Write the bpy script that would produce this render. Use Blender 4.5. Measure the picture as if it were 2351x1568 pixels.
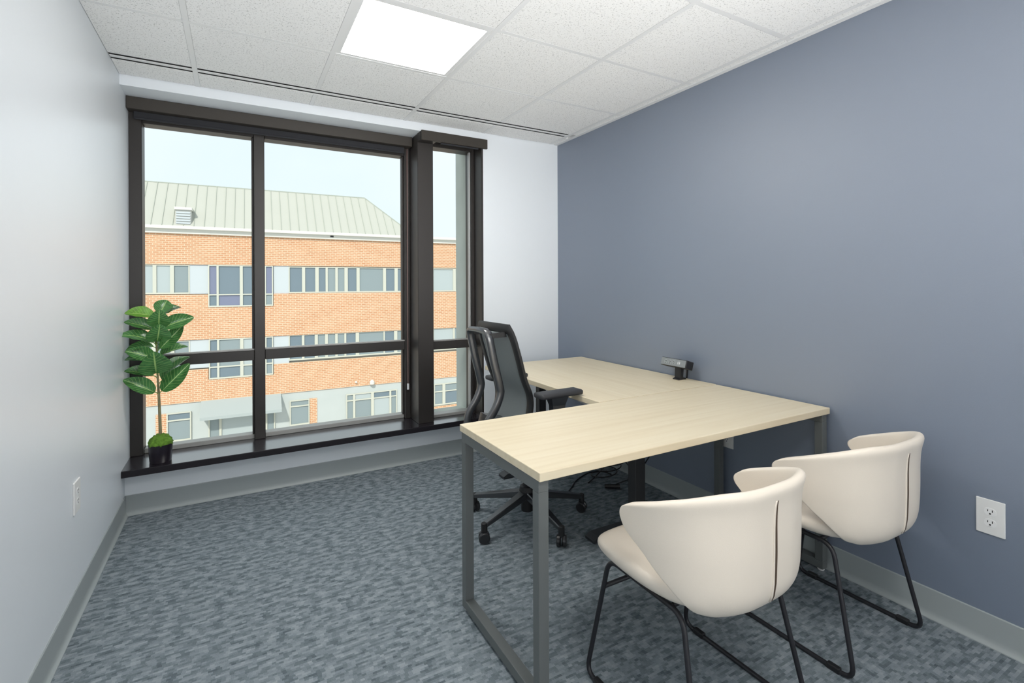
import bpy, bmesh, math, random
from mathutils import Vector, Matrix
random.seed(7)
scene = bpy.context.scene
COL = scene.collection
for o in list(bpy.data.objects):
    bpy.data.objects.remove(o, do_unlink=True)

# ------------------------------------------------------------------ camera
F_PX, CX, CY = 1150.6821, 1207.7023, 654.5686
YAW, PITCH, ROLL, CAM_H = 0.5253, -0.0009, -0.0042, 1.2954
fw = Vector((math.sin(YAW)*math.cos(PITCH), math.cos(YAW)*math.cos(PITCH), math.sin(PITCH)))
rt0 = Vector((math.cos(YAW), -math.sin(YAW), 0)); up0 = rt0.cross(fw)
rt = rt0*math.cos(ROLL) + up0*math.sin(ROLL); up = up0*math.cos(ROLL) - rt0*math.sin(ROLL)
cam_d = bpy.data.cameras.new('camera'); cam = bpy.data.objects.new('camera', cam_d); COL.objects.link(cam)
cam_d.sensor_width = 36; cam_d.lens = 36*F_PX/2351
cam_d.shift_x = (1175.5-CX)/2351; cam_d.shift_y = (CY-784)/2351
cam_d.clip_start = 0.02; cam_d.clip_end = 300
m = Matrix((rt, up, -fw)).transposed().to_4x4(); m.translation = Vector((0, 0, CAM_H)); cam.matrix_world = m
scene.camera = cam

# ------------------------------------------------------------------ view, sky, sun
scene.view_settings.view_transform = 'Standard'; scene.view_settings.look = 'None'
scene.view_settings.gamma = 1.0; scene.view_settings.exposure = 0.0; scene.view_settings.use_curve_mapping = False
PANEL_STRENGTH = 22.0
world = bpy.data.worlds.new('sky'); scene.world = world; world.use_nodes = True
wn = world.node_tree.nodes; wl = world.node_tree.links
bg = wn['Background']; tc = wn.new('ShaderNodeTexCoord'); nz = wn.new('ShaderNodeTexNoise'); cr = wn.new('ShaderNodeValToRGB')
nz.inputs['Scale'].default_value = 2.2; nz.inputs['Detail'].default_value = 4
cr.color_ramp.elements[0].position = 0.35; cr.color_ramp.elements[0].color = (0.595, 0.675, 0.735, 1)
cr.color_ramp.elements[1].position = 0.62; cr.color_ramp.elements[1].color = (0.645, 0.70, 0.735, 1)
wl.new(tc.outputs['Generated'], nz.inputs['Vector']); wl.new(nz.outputs['Fac'], cr.inputs['Fac'])
wl.new(cr.outputs['Color'], bg.inputs['Color']); bg.inputs['Strength'].default_value = 1.5
sun_d = bpy.data.lights.new('sun', 'SUN'); sun = bpy.data.objects.new('sun', sun_d); COL.objects.link(sun)
sun_d.energy = 3.0; sun_d.angle = math.radians(3); sun_d.color = (1.0, 0.96, 0.9)
sun.rotation_euler = Vector((0.35, 0.75, -0.62)).to_track_quat('-Z', 'Y').to_euler()
# added unseen fill light, aimed up at the ceiling from behind the camera
front_d = bpy.data.lights.new('ceiling_bounce_light', 'AREA'); front = bpy.data.objects.new('ceiling_bounce_light', front_d); COL.objects.link(front)
front_d.shape = 'RECTANGLE'; front_d.size = 2.2; front_d.size_y = 0.9; front_d.energy = 24; front_d.color = (1.0, 0.985, 0.96); front_d.spread = math.radians(85)
front.location = (0.89, -0.60, 1.25)
front.rotation_euler = Vector((0, math.cos(math.radians(28)), math.sin(math.radians(28)))).to_track_quat('-Z', 'Y').to_euler()
# added unseen fill light before the plain wall behind the camera
front_fill_d = bpy.data.lights.new('front_fill_light', 'AREA'); front_fill = bpy.data.objects.new('front_fill_light', front_fill_d); COL.objects.link(front_fill)
front_fill_d.shape = 'RECTANGLE'; front_fill_d.size = 2.6; front_fill_d.size_y = 2.2; front_fill_d.energy = 14; front_fill_d.color = (1.0, 0.985, 0.96)
front_fill.location = (0.89, -0.93, 1.2); front_fill.rotation_euler = Vector((0, 1, 0)).to_track_quat('-Z', 'Y').to_euler()

# ------------------------------------------------------------------ materials
MATS = {}
def mat(name, color, rough=0.5, metal=0.0, var=0.0, vscale=8.0, bump=0.0, bscale=200.0, spec=None, coat=0.0):
    if name in MATS: return MATS[name]
    M = bpy.data.materials.new(name); M.use_nodes = True
    n = M.node_tree.nodes; l = M.node_tree.links; b = n['Principled BSDF']
    b.inputs['Base Color'].default_value = (*color, 1); b.inputs['Roughness'].default_value = rough
    b.inputs['Metallic'].default_value = metal
    if spec is not None: b.inputs['Specular IOR Level'].default_value = spec
    if coat: b.inputs['Coat Weight'].default_value = coat
    t = n.new('ShaderNodeTexCoord')
    if var:
        nt = n.new('ShaderNodeTexNoise'); nt.inputs['Scale'].default_value = vscale; nt.inputs['Detail'].default_value = 3
        l.new(t.outputs['Object'], nt.inputs['Vector'])
        mx = n.new('ShaderNodeMix'); mx.data_type = 'RGBA'
        mx.inputs[6].default_value = (*[c*(1-var) for c in color], 1); mx.inputs[7].default_value = (*[min(1, c*(1+var)) for c in color], 1)
        l.new(nt.outputs['Fac'], mx.inputs[0]); l.new(mx.outputs[2], b.inputs['Base Color'])
    if bump:
        nb = n.new('ShaderNodeTexNoise'); nb.inputs['Scale'].default_value = bscale; nb.inputs['Detail'].default_value = 2
        l.new(t.outputs['Object'], nb.inputs['Vector'])
        bp = n.new('ShaderNodeBump'); bp.inputs['Strength'].default_value = bump; bp.inputs['Distance'].default_value = 0.002
        l.new(nb.outputs['Fac'], bp.inputs['Height']); l.new(bp.outputs['Normal'], b.inputs['Normal'])
    MATS[name] = M
    return M

def emit(name, color, strength):
    M = bpy.data.materials.new(name); M.use_nodes = True
    b = M.node_tree.nodes['Principled BSDF']; b.inputs['Base Color'].default_value = (0.9, 0.9, 0.88, 1)
    b.inputs['Emission Color'].default_value = (*color, 1); b.inputs['Emission Strength'].default_value = strength
    return M

def N(M): return M.node_tree.nodes, M.node_tree.links
def math_node(n, l, op, a, b=None, c=None):
    k = n.new('ShaderNodeMath'); k.operation = op
    for i, v in enumerate((a, b, c)):
        if v is None: continue
        if isinstance(v, (int, float)): k.inputs[i].default_value = v
        else: l.new(v, k.inputs[i])
    return k.outputs[0]
def ramp(n, l, fac, stops, interp='LINEAR'):
    r = n.new('ShaderNodeValToRGB'); r.color_ramp.interpolation = interp
    while len(r.color_ramp.elements) < len(stops): r.color_ramp.elements.new(0.5)
    for e, (p, c) in zip(r.color_ramp.elements, stops): e.position = p; e.color = (*c, 1)
    l.new(fac, r.inputs['Fac']); return r.outputs['Color']

def wood_mat(name, ax):
    M = mat(name, (0.75, 0.66, 0.5), 0.42); n, l = N(M); b = n['Principled BSDF']
    t = n.new('ShaderNodeTexCoord'); mp = n.new('ShaderNodeMapping')
    mp.inputs['Scale'].default_value = (1.1, 26, 26) if ax == 'x' else (26, 1.1, 26)
    l.new(t.outputs['Object'], mp.inputs['Vector'])
    a = n.new('ShaderNodeTexNoise'); a.inputs['Scale'].default_value = 1.6; a.inputs['Detail'].default_value = 5; a.inputs['Distortion'].default_value = 0.3
    l.new(mp.outputs[0], a.inputs['Vector'])
    c = ramp(n, l, a.outputs['Fac'], [(0.25, (0.685, 0.585, 0.41)), (0.5, (0.735, 0.64, 0.465)), (0.75, (0.77, 0.685, 0.515))])
    l.new(c, b.inputs['Base Color']); return M

def carpet_mat():
    M = mat('carpet', (0.12, 0.15, 0.17), 0.95, spec=0.1); n, l = N(M); b = n['Principled BSDF']
    t = n.new('ShaderNodeTexCoord'); s = n.new('ShaderNodeSeparateXYZ'); l.new(t.outputs['Object'], s.inputs[0])
    def cells(w, h, sx, sy, seed):
        row = math_node(n, l, 'FLOOR', math_node(n, l, 'DIVIDE', s.outputs[1], h))
        wn1 = n.new('ShaderNodeTexWhiteNoise'); wn1.noise_dimensions = '1D'; l.new(math_node(n, l, 'ADD', row, seed), wn1.inputs['W'])
        cell = math_node(n, l, 'FLOOR', math_node(n, l, 'ADD', math_node(n, l, 'DIVIDE', s.outputs[0], w), wn1.outputs['Value']))
        cb = n.new('ShaderNodeCombineXYZ'); cb.inputs[2].default_value = seed
        l.new(math_node(n, l, 'MULTIPLY', cell, w*sx), cb.inputs[0]); l.new(math_node(n, l, 'MULTIPLY', row, h*sy), cb.inputs[1])
        nt = n.new('ShaderNodeTexNoise'); nt.inputs['Scale'].default_value = 1.0; nt.inputs['Detail'].default_value = 1.5; l.new(cb.outputs[0], nt.inputs['Vector'])
        wn2 = n.new('ShaderNodeTexWhiteNoise'); wn2.noise_dimensions = '3D'; l.new(cb.outputs[0], wn2.inputs['Vector'])
        return nt.outputs['Fac'], wn2.outputs['Value']
    a1, w1_ = cells(0.0135, 0.0095, 24.0, 46.0, 3.0)          # jagged dashes, longer across the room
    fine = n.new('ShaderNodeTexNoise'); fine.inputs['Scale'].default_value = 330; fine.inputs['Detail'].default_value = 2; l.new(t.outputs['Object'], fine.inputs['Vector'])
    v = math_node(n, l, 'ADD', a1, math_node(n, l, 'MULTIPLY', math_node(n, l, 'SUBTRACT', w1_, 0.5), 0.10))
    v = math_node(n, l, 'ADD', v, math_node(n, l, 'MULTIPLY', math_node(n, l, 'SUBTRACT', fine.outputs['Fac'], 0.5), 0.22))
    c = ramp(n, l, v, [(0.28, (0.092, 0.117, 0.134)), (0.42, (0.143, 0.172, 0.192)), (0.56, (0.222, 0.256, 0.282)), (0.72, (0.285, 0.322, 0.35))])
    l.new(c, b.inputs['Base Color'])
    bp = n.new('ShaderNodeBump'); bp.inputs['Strength'].default_value = 0.6; bp.inputs['Distance'].default_value = 0.004
    l.new(v, bp.inputs['Height']); l.new(bp.outputs['Normal'], b.inputs['Normal'])
    return M

def tile_mat():
    M = mat('ceiling_tile', (0.80, 0.80, 0.79), 0.95, spec=0.1); n, l = N(M); b = n['Principled BSDF']
    t = n.new('ShaderNodeTexCoord')
    g = n.new('ShaderNodeNewGeometry')
    a = n.new('ShaderNodeTexNoise'); a.inputs['Scale'].default_value = 150; a.inputs['Detail'].default_value = 2; l.new(g.outputs['Position'], a.inputs['Vector'])
    v = n.new('ShaderNodeTexVoronoi'); v.inputs['Scale'].default_value = 150; l.new(g.outputs['Position'], v.inputs['Vector'])
    k = n.new('ShaderNodeTexNoise'); k.inputs['Scale'].default_value = 110; l.new(g.outputs['Position'], k.inputs['Vector'])
    hole = math_node(n, l, 'ADD', v.outputs['Distance'], math_node(n, l, 'MULTIPLY', math_node(n, l, 'SUBTRACT', k.outputs['Fac'], 0.5), 1.1))
    c = ramp(n, l, hole, [(0.0, (0.50, 0.50, 0.50)), (0.17, (0.62, 0.62, 0.615)), (0.29, (0.86, 0.86, 0.855)), (1.0, (0.90, 0.90, 0.895))])
    l.new(c, b.inputs['Base Color'])
    bp = n.new('ShaderNodeBump'); bp.inputs['Strength'].default_value = 0.35; bp.inputs['Distance'].default_value = 0.003
    l.new(a.outputs['Fac'], bp.inputs['Height']); l.new(bp.outputs['Normal'], b.inputs['Normal'])
    return M

def glass_mat(name, tint, refl):
    M = bpy.data.materials.new(name); M.use_nodes = True; n, l = N(M)
    n.remove(n['Principled BSDF']); out = n['Material Output']
    tr = n.new('ShaderNodeBsdfTransparent'); tr.inputs[0].default_value = (*tint, 1)
    gl = n.new('ShaderNodeBsdfGlossy'); gl.inputs['Roughness'].default_value = 0.15
    fr = n.new('ShaderNodeFresnel'); fr.inputs['IOR'].default_value = 1.35
    mx = n.new('ShaderNodeMixShader'); l.new(math_node(n, l, 'MULTIPLY', fr.outputs[0], refl), mx.inputs[0])
    l.new(tr.outputs[0], mx.inputs[1]); l.new(gl.outputs[0], mx.inputs[2]); l.new(mx.outputs[0], out.inputs['Surface'])
    return M

def brick_mat():
    M = mat('facade_brick', (0.62, 0.36, 0.2), 0.9); n, l = N(M); b = n['Principled BSDF']
    t = n.new('ShaderNodeTexCoord'); mp = n.new('ShaderNodeMapping'); mp.inputs['Rotation'].default_value = (math.pi/2, 0, 0)
    l.new(t.outputs['Object'], mp.inputs['Vector'])
    br = n.new('ShaderNodeTexBrick'); br.inputs['Scale'].default_value = 1.0; br.inputs['Brick Width'].default_value = 0.24; br.inputs['Row Height'].default_value = 0.092
    br.inputs['Mortar Size'].default_value = 0.014; br.inputs['Mortar Smooth'].default_value = 0.2
    br.inputs['Color1'].default_value = (0.52, 0.245, 0.125, 1); br.inputs['Color2'].default_value = (0.61, 0.32, 0.18, 1); br.inputs['Mortar'].default_value = (0.70, 0.57, 0.41, 1)
    l.new(mp.outputs[0], br.inputs['Vector'])
    nt = n.new('ShaderNodeTexNoise'); nt.inputs['Scale'].default_value = 0.6; l.new(t.outputs['Object'], nt.inputs['Vector'])
    mx = n.new('ShaderNodeMix'); mx.data_type = 'RGBA'; mx.inputs[7].default_value = (0.65, 0.42, 0.25, 1)
    l.new(math_node(n, l, 'MULTIPLY', nt.outputs['Fac'], 0.35), mx.inputs[0]); l.new(br.outputs['Color'], mx.inputs[6])
    l.new(mx.outputs[2], b.inputs['Base Color']); return M

def leaf_mat(name, dark, light, rough):
    M = mat(name, dark, rough); n, l = N(M); b = n['Principled BSDF']
    uv = n.new('ShaderNodeUVMap'); s = n.new('ShaderNodeSeparateXYZ'); l.new(uv.outputs[0], s.inputs[0])
    d = math_node(n, l, 'ABSOLUTE', math_node(n, l, 'SUBTRACT', s.outputs[0], 0.5))
    mid = math_node(n, l, 'LESS_THAN', d, 0.026)
    w = math_node(n, l, 'SINE', math_node(n, l, 'MULTIPLY', math_node(n, l, 'SUBTRACT', s.outputs[1], math_node(n, l, 'MULTIPLY', d, 0.55)), 58.0))
    side = math_node(n, l, 'MULTIPLY', math_node(n, l, 'GREATER_THAN', w, 0.90), 0.5)
    fac = math_node(n, l, 'MAXIMUM', mid, side)
    nt = n.new('ShaderNodeTexNoise'); nt.inputs['Scale'].default_value = 5; t = n.new('ShaderNodeTexCoord'); l.new(t.outputs['Object'], nt.inputs['Vector'])
    base = ramp(n, l, nt.outputs['Fac'], [(0.3, tuple(c*0.75 for c in dark)), (0.7, tuple(c*1.3 for c in dark))])
    mx = n.new('ShaderNodeMix'); mx.data_type = 'RGBA'; l.new(fac, mx.inputs[0]); l.new(base, mx.inputs[6]); mx.inputs[7].default_value = (*light, 1)
    l.new(mx.outputs[2], b.inputs['Base Color']); return M

WHITE_WALL = mat('wall_paint_pale', (0.765, 0.805, 0.845), 0.36, bump=0.08, bscale=350)
BLUE_WALL = mat('wall_paint_blue', (0.140, 0.178, 0.250), 0.55, bump=0.10, bscale=350); BLUE_WALL.node_tree.nodes['Principled BSDF'].inputs['IOR'].default_value = 2.5
WHITE_TRIM = mat('white_trim', (0.80, 0.80, 0.79), 0.45)
BASE_GREY = mat('rubber_base_grey', (0.34, 0.375, 0.38), 0.45)
CARPET = carpet_mat(); TILE = tile_mat(); GRID = mat('grid_white', (0.78, 0.785, 0.79), 0.4)
BLACK = mat('black_plastic', (0.012, 0.012, 0.014), 0.42)
SLOT = mat('slot_dark', (0.004, 0.004, 0.004), 0.9)
BRONZE = mat('bronze_frame', (0.026, 0.0225, 0.021), 0.42, spec=0.42)
BRONZE_BOX = mat('bronze_valance', (0.034, 0.028, 0.022), 0.5)
FABRIC = mat('shade_fabric', (0.020, 0.021, 0.026), 0.8, bump=0.3, bscale=900)
SILL = mat('sill_stone', (0.016, 0.013, 0.018), 0.2); SILL.node_tree.nodes['Principled BSDF'].inputs['IOR'].default_value = 3.6
GLASS = glass_mat('window_glass', (0.97, 0.985, 0.98), 0.02)
WOOD_X = wood_mat('ash_laminate_x', 'x'); WOOD_Y = wood_mat('ash_laminate_y', 'y')
STEEL = mat('grey_steel', (0.125, 0.136, 0.136), 0.42, spec=0.5)
DARKSTEEL = mat('dark_steel', (0.040, 0.040, 0.042), 0.45)
CREAM = mat('cream_leather', (0.80, 0.72, 0.62), 0.42, var=0.03, vscale=4, bump=0.12, bscale=500)
SLIT = mat('slit_brown', (0.10, 0.07, 0.05), 0.8)
ROD = mat('black_rod', (0.013, 0.013, 0.017), 0.4)
CH_FRAME = mat('chair_frame', (0.022, 0.024, 0.028), 0.28); CH_FRAME.node_tree.nodes['Principled BSDF'].inputs['IOR'].default_value = 2.0
CH_BLACK = mat('chair_black', (0.012, 0.012, 0.013), 0.5)
CH_MESH = mat('chair_mesh', (0.18, 0.20, 0.205), 0.75, bump=0.5, bscale=900)
POT = mat('pot_black', (0.011, 0.007, 0.014), 0.3)
MOSS = mat('moss', (0.13, 0.27, 0.03), 0.95, var=0.55, vscale=60, bump=1.0, bscale=120)
BARK = mat('trunk', (0.27, 0.24, 0.13), 0.8, var=0.3, vscale=40)
LEAF = leaf_mat('leaf_green', (0.058, 0.185, 0.052), (0.33, 0.52, 0.17), 0.27)
LEAF_L = leaf_mat('leaf_light', (0.13, 0.31, 0.035), (0.34, 0.50, 0.14), 0.4)  # lighter green: painted backlight on one leaf, plain colour on the petioles
PLATE = mat('outlet_white', (0.80, 0.80, 0.79), 0.35)
STRIP = mat('strip_grey', (0.23, 0.25, 0.26), 0.35)
WHITE_PL = mat('white_plastic', (0.75, 0.75, 0.77), 0.4)

# ------------------------------------------------------------------ helpers
def new_obj(name, data, parent=None):
    o = bpy.data.objects.new(name, data); COL.objects.link(o)
    if parent: o.parent = parent
    return o
def tag(o, label=None, cat=None, group=None, kind=None):
    if label: o['label'] = label
    if cat: o['category'] = cat
    if group: o['group'] = group
    if kind: o['kind'] = kind
    return o
def thing(name, loc, label, cat, group=None, rz=0.0):
    o = new_obj(name, None); o.location = loc; o.rotation_euler = (0, 0, rz); o.empty_display_size = 0.1
    return tag(o, label, cat, group)
def root_loc(p):
    v = Vector((0, 0, 0))
    while p: v += p.location; p = p.parent
    return v
def obj(name, bm, material, parent=None, smooth=False, local=False):
    """link a bmesh as one object; vertices are in world space unless local"""
    if parent and not local: bmesh.ops.translate(bm, verts=bm.verts, vec=-root_loc(parent))
    bmesh.ops.recalc_face_normals(bm, faces=bm.faces)
    me = bpy.data.meshes.new(name); bm.to_mesh(me); bm.free()
    me.materials.append(material)
    if smooth:
        for p in me.polygons: p.use_smooth = True
    return new_obj(name, me, parent)
def box(bm, x0, x1, y0, y1, z0, z1, bev=0.0, seg=2):
    b2 = bmesh.new() if bev else bm
    vs = [b2.verts.new((x, y, z)) for x in (x0, x1) for y in (y0, y1) for z in (z0, z1)]
    for q in ((0, 1, 3, 2), (4, 6, 7, 5), (0, 4, 5, 1), (2, 3, 7, 6), (0, 2, 6, 4), (1, 5, 7, 3)): b2.faces.new([vs[i] for i in q])
    if bev:
        bmesh.ops.bevel(b2, geom=b2.edges[:], offset=bev, segments=seg, profile=0.5, affect='EDGES')
        me = bpy.data.meshes.new('t'); b2.to_mesh(me); b2.free(); bm.from_mesh(me); bpy.data.meshes.remove(me)
    return bm
def boxo(name, b, material, parent=None, bev=0.0, seg=2):
    return obj(name, box(bmesh.new(), *b, bev=bev, seg=seg), material, parent)
def fillet(pts, r, n=5):
    P = [Vector(p) for p in pts]; out = [P[0]]
    for i in range(1, len(P)-1):
        a, b, c = P[i-1], P[i], P[i+1]; d1 = (a-b); d2 = (c-b)
        rr = min(r, d1.length*0.48, d2.length*0.48); p1 = b+d1.normalized()*rr; p2 = b+d2.normalized()*rr
        for k in range(n+1):
            t = k/n; out.append(p1*(1-t)**2 + b*2*t*(1-t) + p2*t*t)
    out.append(P[-1]); return out
def catmull(pts, n=8):
    P = [Vector(p) for p in pts]; P = [P[0]*2-P[1]] + P + [P[-1]*2-P[-2]]; out = []
    for i in range(1, len(P)-2):
        for k in range(n):
            t = k/n; a, b, c, d = P[i-1:i+3]
            out.append(0.5*((2*b)+(c-a)*t+(2*a-5*b+4*c-d)*t*t+(3*b-a-3*c+d)*t**3))
    out.append(P[-2]); return out
def tube(bm, pts, r, seg=8, closed=False, rx=None):
    """sweep a circle (or an ellipse r x rx) along points"""
    P = [Vector(p) for p in pts]; n = len(P); rings = []; ref = None
    rs = r if isinstance(r, (list, tuple)) else [r]*n
    for i in range(n):
        if closed: t = (P[(i+1) % n]-P[i-1])
        else: t = P[min(i+1, n-1)]-P[max(i-1, 0)]
        t.normalize()
        if ref is None:
            ref = Vector((0, 0, 1)) if abs(t.z) < 0.9 else Vector((1, 0, 0))
        u = (ref - t*ref.dot(t)).normalized(); v = t.cross(u); ref = u
        rings.append([bm.verts.new(P[i] + u*math.cos(2*math.pi*k/seg)*rs[i] + v*math.sin(2*math.pi*k/seg)*(rx or rs[i])) for k in range(seg)])
    for i in range(n if closed else n-1):
        a, b = rings[i], rings[(i+1) % n]
        for k in range(seg): bm.faces.new((a[k], a[(k+1) % seg], b[(k+1) % seg], b[k]))
    if not closed: bm.faces.new(rings[0][::-1]); bm.faces.new(rings[-1])
    return bm
def lathe(bm, prof, c, seg=24, axis='z'):
    c = Vector(c); rings = []
    for r, h in prof:
        ring = []
        for k in range(seg):
            a = 2*math.pi*k/seg; p = (r*math.cos(a), r*math.sin(a), h)
            if axis == 'y': p = (p[0], p[2], p[1])
            if axis == 'x': p = (p[2], p[0], p[1])
            ring.append(bm.verts.new(c+Vector(p)))
        rings.append(ring)
    for a, b in zip(rings, rings[1:]):
        for k in range(seg): bm.faces.new((a[k], a[(k+1) % seg], b[(k+1) % seg], b[k]))
    bm.faces.new(rings[0][::-1]); bm.faces.new(rings[-1]); return bm
def prism(bm, poly, ax, lo, hi):
    """extrude a 2-D polygon along an axis"""
    def p3(a, b, h): return {'x': (h, a, b), 'y': (a, h, b), 'z': (a, b, h)}[ax]
    A = [bm.verts.new(p3(a, b, lo)) for a, b in poly]; B = [bm.verts.new(p3(a, b, hi)) for a, b in poly]
    bm.faces.new(A[::-1]); bm.faces.new(B); n = len(poly)
    for i in range(n): bm.faces.new((A[i], A[(i+1) % n], B[(i+1) % n], B[i]))
    return bm
def loft(bm, rings, cap=True, closed_v=False):
    R = [[bm.verts.new(p) for p in r] for r in rings]; n = len(R[0])
    for a, b in zip(R, R[1:]):
        for k in range(n): bm.faces.new((a[k], a[(k+1) % n], b[(k+1) % n], b[k]))
    if cap: bm.faces.new(R[0][::-1]); bm.faces.new(R[-1])
    return bm
def smooth_by_angle(o, deg=40):
    me = o.data
    for p in me.polygons: p.use_smooth = True
    me.set_sharp_from_angle(angle=math.radians(deg))
def subsurf(o, lv=2):
    md = o.modifiers.new('subsurf', 'SUBSURF'); md.levels = lv; md.render_levels = lv; return md
def struct(o): o['kind'] = 'structure'; return o

# ------------------------------------------------------------------ room shell
XL, XR, YS, YW, ZC = -0.5451, 2.3266, 3.4828, 3.5836, 2.4553
YF, YO, TH = -0.95, 3.92, 0.16          # wall behind the camera, outside face
struct(boxo('floor', (XL-TH, XR+TH, YF-TH, YO, -0.2, 0), CARPET))
struct(boxo('wall_left', (XL-TH, XL, YF-TH, YO+0.03, 0, ZC+0.3), WHITE_WALL))
struct(boxo('wall_right', (XR, XR+TH, YF-TH, YO, 0, ZC+0.3), BLUE_WALL))
struct(boxo('wall_front', (XL, XR, YF-TH, YF, 0, ZC+0.3), WHITE_WALL))
bm = bmesh.new()
WX = 1.643                                # right edge of the window recess
box(bm, XL, WX, YW, YO, 0, 0.245)         # low wall under the sill
box(bm, WX, XR, YS, YO, 0, ZC+0.3)        # wall beside the window
box(bm, XL, WX, YS, YO, 2.400, ZC+0.3)    # soffit above
wall_back = struct(obj('wall_back', bm, WHITE_WALL))
bm = bmesh.new(); box(bm, WX-0.006, WX+0.12, 3.80, 4.02, 0.1, 2.6)
struct(obj('trim_2', bm, mat('exterior_stone', (0.50, 0.54, 0.50), 0.8, var=0.12, vscale=5)))

# rubber cove bases
def cove(name, p0, p1, nrm):
    p0 = Vector(p0); p1 = Vector(p1); nv = Vector(nrm); prof = [(0, 0), (0.017, 0), (0.0165, 0.003), (0.010, 0.008), (0.0055, 0.016), (0.0045, 0.03), (0.0045, 0.110), (0.0025, 0.113), (0, 0.113)]
    bm = bmesh.new(); loft(bm, [[q+nv*a+Vector((0, 0, b)) for a, b in prof] for q in (p0, p1)])
    o = struct(obj(name, bm, BASE_GREY)); smooth_by_angle(o, 30)
cove('baseboard_left', (XL, YF, 0), (XL, YW, 0), (1, 0, 0))
cove('baseboard_right', (XR, YF, 0), (XR, YS, 0), (-1, 0, 0))
cove('baseboard_back', (XL, YW, 0), (WX, YW, 0), (0, -1, 0))
cove('baseboard_back_right', (WX-0.004, YS, 0), (XR, YS, 0), (0, -1, 0))
cove('baseboard_front', (XL, YF, 0), (XR, YF, 0), (0, 1, 0))

# suspended ceiling: slab, grid bars, lay-in tiles
ceiling = struct(boxo('ceiling', (XL-TH, XR+TH, YF-TH, YO, ZC+0.12, ZC+0.32), WHITE_TRIM))
T = 0.6096; g0, r0 = -0.1844, 2.6530
gx = [g0+k*T for k in range(5)]                       # bars running into the depth
ry = [r0-j*T for j in range(6)]
YSL = 3.275                                           # bar behind the slot diffuser
HB = 0.012
def cbar(b): return boxo('grid_bar', b, GRID, ceiling)
for i, x in enumerate(gx):
    cbar((x-HB, x+HB, YF, YS if i in (0, 2, 4) else 3.180, ZC, ZC+0.030))
    if i in (1, 3): cbar((x-HB, x+HB, YSL, YS, ZC, ZC+0.030))
xs = [XL]+gx+[XR]
for y in ry:
    for a, b in zip(xs, xs[1:]):
        a2 = a+(HB if a > XL else 0); b2 = b-(HB if b < XR else 0)
        cbar((a2, b2, y-HB, y+HB, ZC+0.0004, ZC+0.030))
tile_meshes = {}
def ctile(x0, x1, y0, y1):
    if x1-x0 < 0.01 or y1-y0 < 0.01: return
    y0 += 0.003; y1 -= 0.0015; x0 += 0.0008; x1 -= 0.0008
    w, d = round(x1-x0, 3), round(y1-y0, 3); key = (w, d)
    if key not in tile_meshes:
        t = obj('ceiling_tile', box(bmesh.new(), -w/2, w/2, -d/2, d/2, 0, 0.02), TILE, ceiling, local=True); tile_meshes[key] = t.data
    else: t = new_obj('ceiling_tile', tile_meshes[key], ceiling)
    t.location = Vector(((x0+x1)/2, (y0+y1)/2, ZC+0.0008))
LX0, LX1, LY0, LY1 = gx[1], gx[2], ry[1], ry[0]
rows = [(YF, ry[5])]+[(ry[j+1], ry[j]) for j in range(4, -1, -1)]+[(ry[0], 3.180)]
L2 = (ry[5], ry[4])                                    # second troffer, nearer the front wall
for a, b in zip(xs, xs[1:]):
    for c, d in rows:
        if abs(a-LX0) < 1e-6 and (abs(c-LY0) < 1e-6 or abs(c-L2[0]) < 1e-6): continue
        ctile(a+(HB if a > XL else 0.001), b-(HB if b < XR else 0.03), c+(HB if c > YF else 0), d-(HB if d < 3.1 else 0))
    ctile(a+(HB if a > XL else 0.001), b-(HB if b < XR else 0.03), YSL+0.004, YS-0.005)
boxo('wall_angle', (XR-0.030, XR-0.0005, YF, YS, ZC-0.004, ZC+0.028), GRID, ceiling)
# troffers
def troffer(y0, y1, label):
    r = thing('ceiling_light', ((LX0+LX1)/2, (y0+y1)/2, ZC), label, 'light', 'square ceiling panel lights')
    bm = bmesh.new(); a, b, c, d = LX0+HB, LX1-HB, y0+HB, y1-HB; w = 0.021
    for q in ((a, a+w, c, d), (b-w, b, c, d), (a+w, b-w, c, c+w), (a+w, b-w, d-w, d)): box(bm, *q, ZC+0.002, ZC+0.032)
    obj('frame', bm, GRID, r)
    boxo('diffuser', (a+w, b-w, c+w, d-w, ZC+0.012, ZC+0.020), DIFF, r)
    boxo('housing', (a, b, c, d, ZC+0.034, ZC+0.10), WHITE_TRIM, r)
DIFF = emit('diffuser_glow', (1.0, 0.985, 0.94), PANEL_STRENGTH)
troffer(LY0, LY1, 'lit square white panel light in the ceiling near the window')
troffer(L2[0], L2[1], 'lit square white panel light in the ceiling near the camera')
# linear slot diffusers
def slot_diffuser(x0, x1, label):
    r = thing('slot_diffuser', ((x0+x1)/2, 3.226, ZC), label, 'air vent', 'linear slot diffusers in the ceiling')
    bm = bmesh.new()
    for y0, y1 in ((3.180, 3.187), (3.216, 3.241), (3.268, 3.275)): box(bm, x0, x1, y0, y1, ZC+0.001, ZC+0.0042)
    obj('bar', bm, GRID, r)
    boxo('slot', (x0, x1, 3.180, 3.275, ZC+0.0046, ZC+0.030), SLOT, r)
slot_diffuser(XL+0.002, gx[0]-HB, 'short twin-slot air diffuser in the ceiling by the pale left wall')
slot_diffuser(gx[0]+HB, gx[2]-HB, 'long twin-slot air diffuser in the ceiling above the wide window')
slot_diffuser(gx[2]+HB, gx[4]-HB, 'long twin-slot air diffuser in the ceiling beside the blue wall')

# sill
sill = struct(boxo('trim_1', (XL, WX+0.012, 3.480, 3.80, 0.247, 0.283), SILL))
boxo('nosing', (XL, WX+0.012, 3.472, 3.4805, 0.246, 0.2832), mat('nosing_black', (0.012, 0.010, 0.014), 0.5, spec=0.3), sill, bev=0.003)
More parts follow.
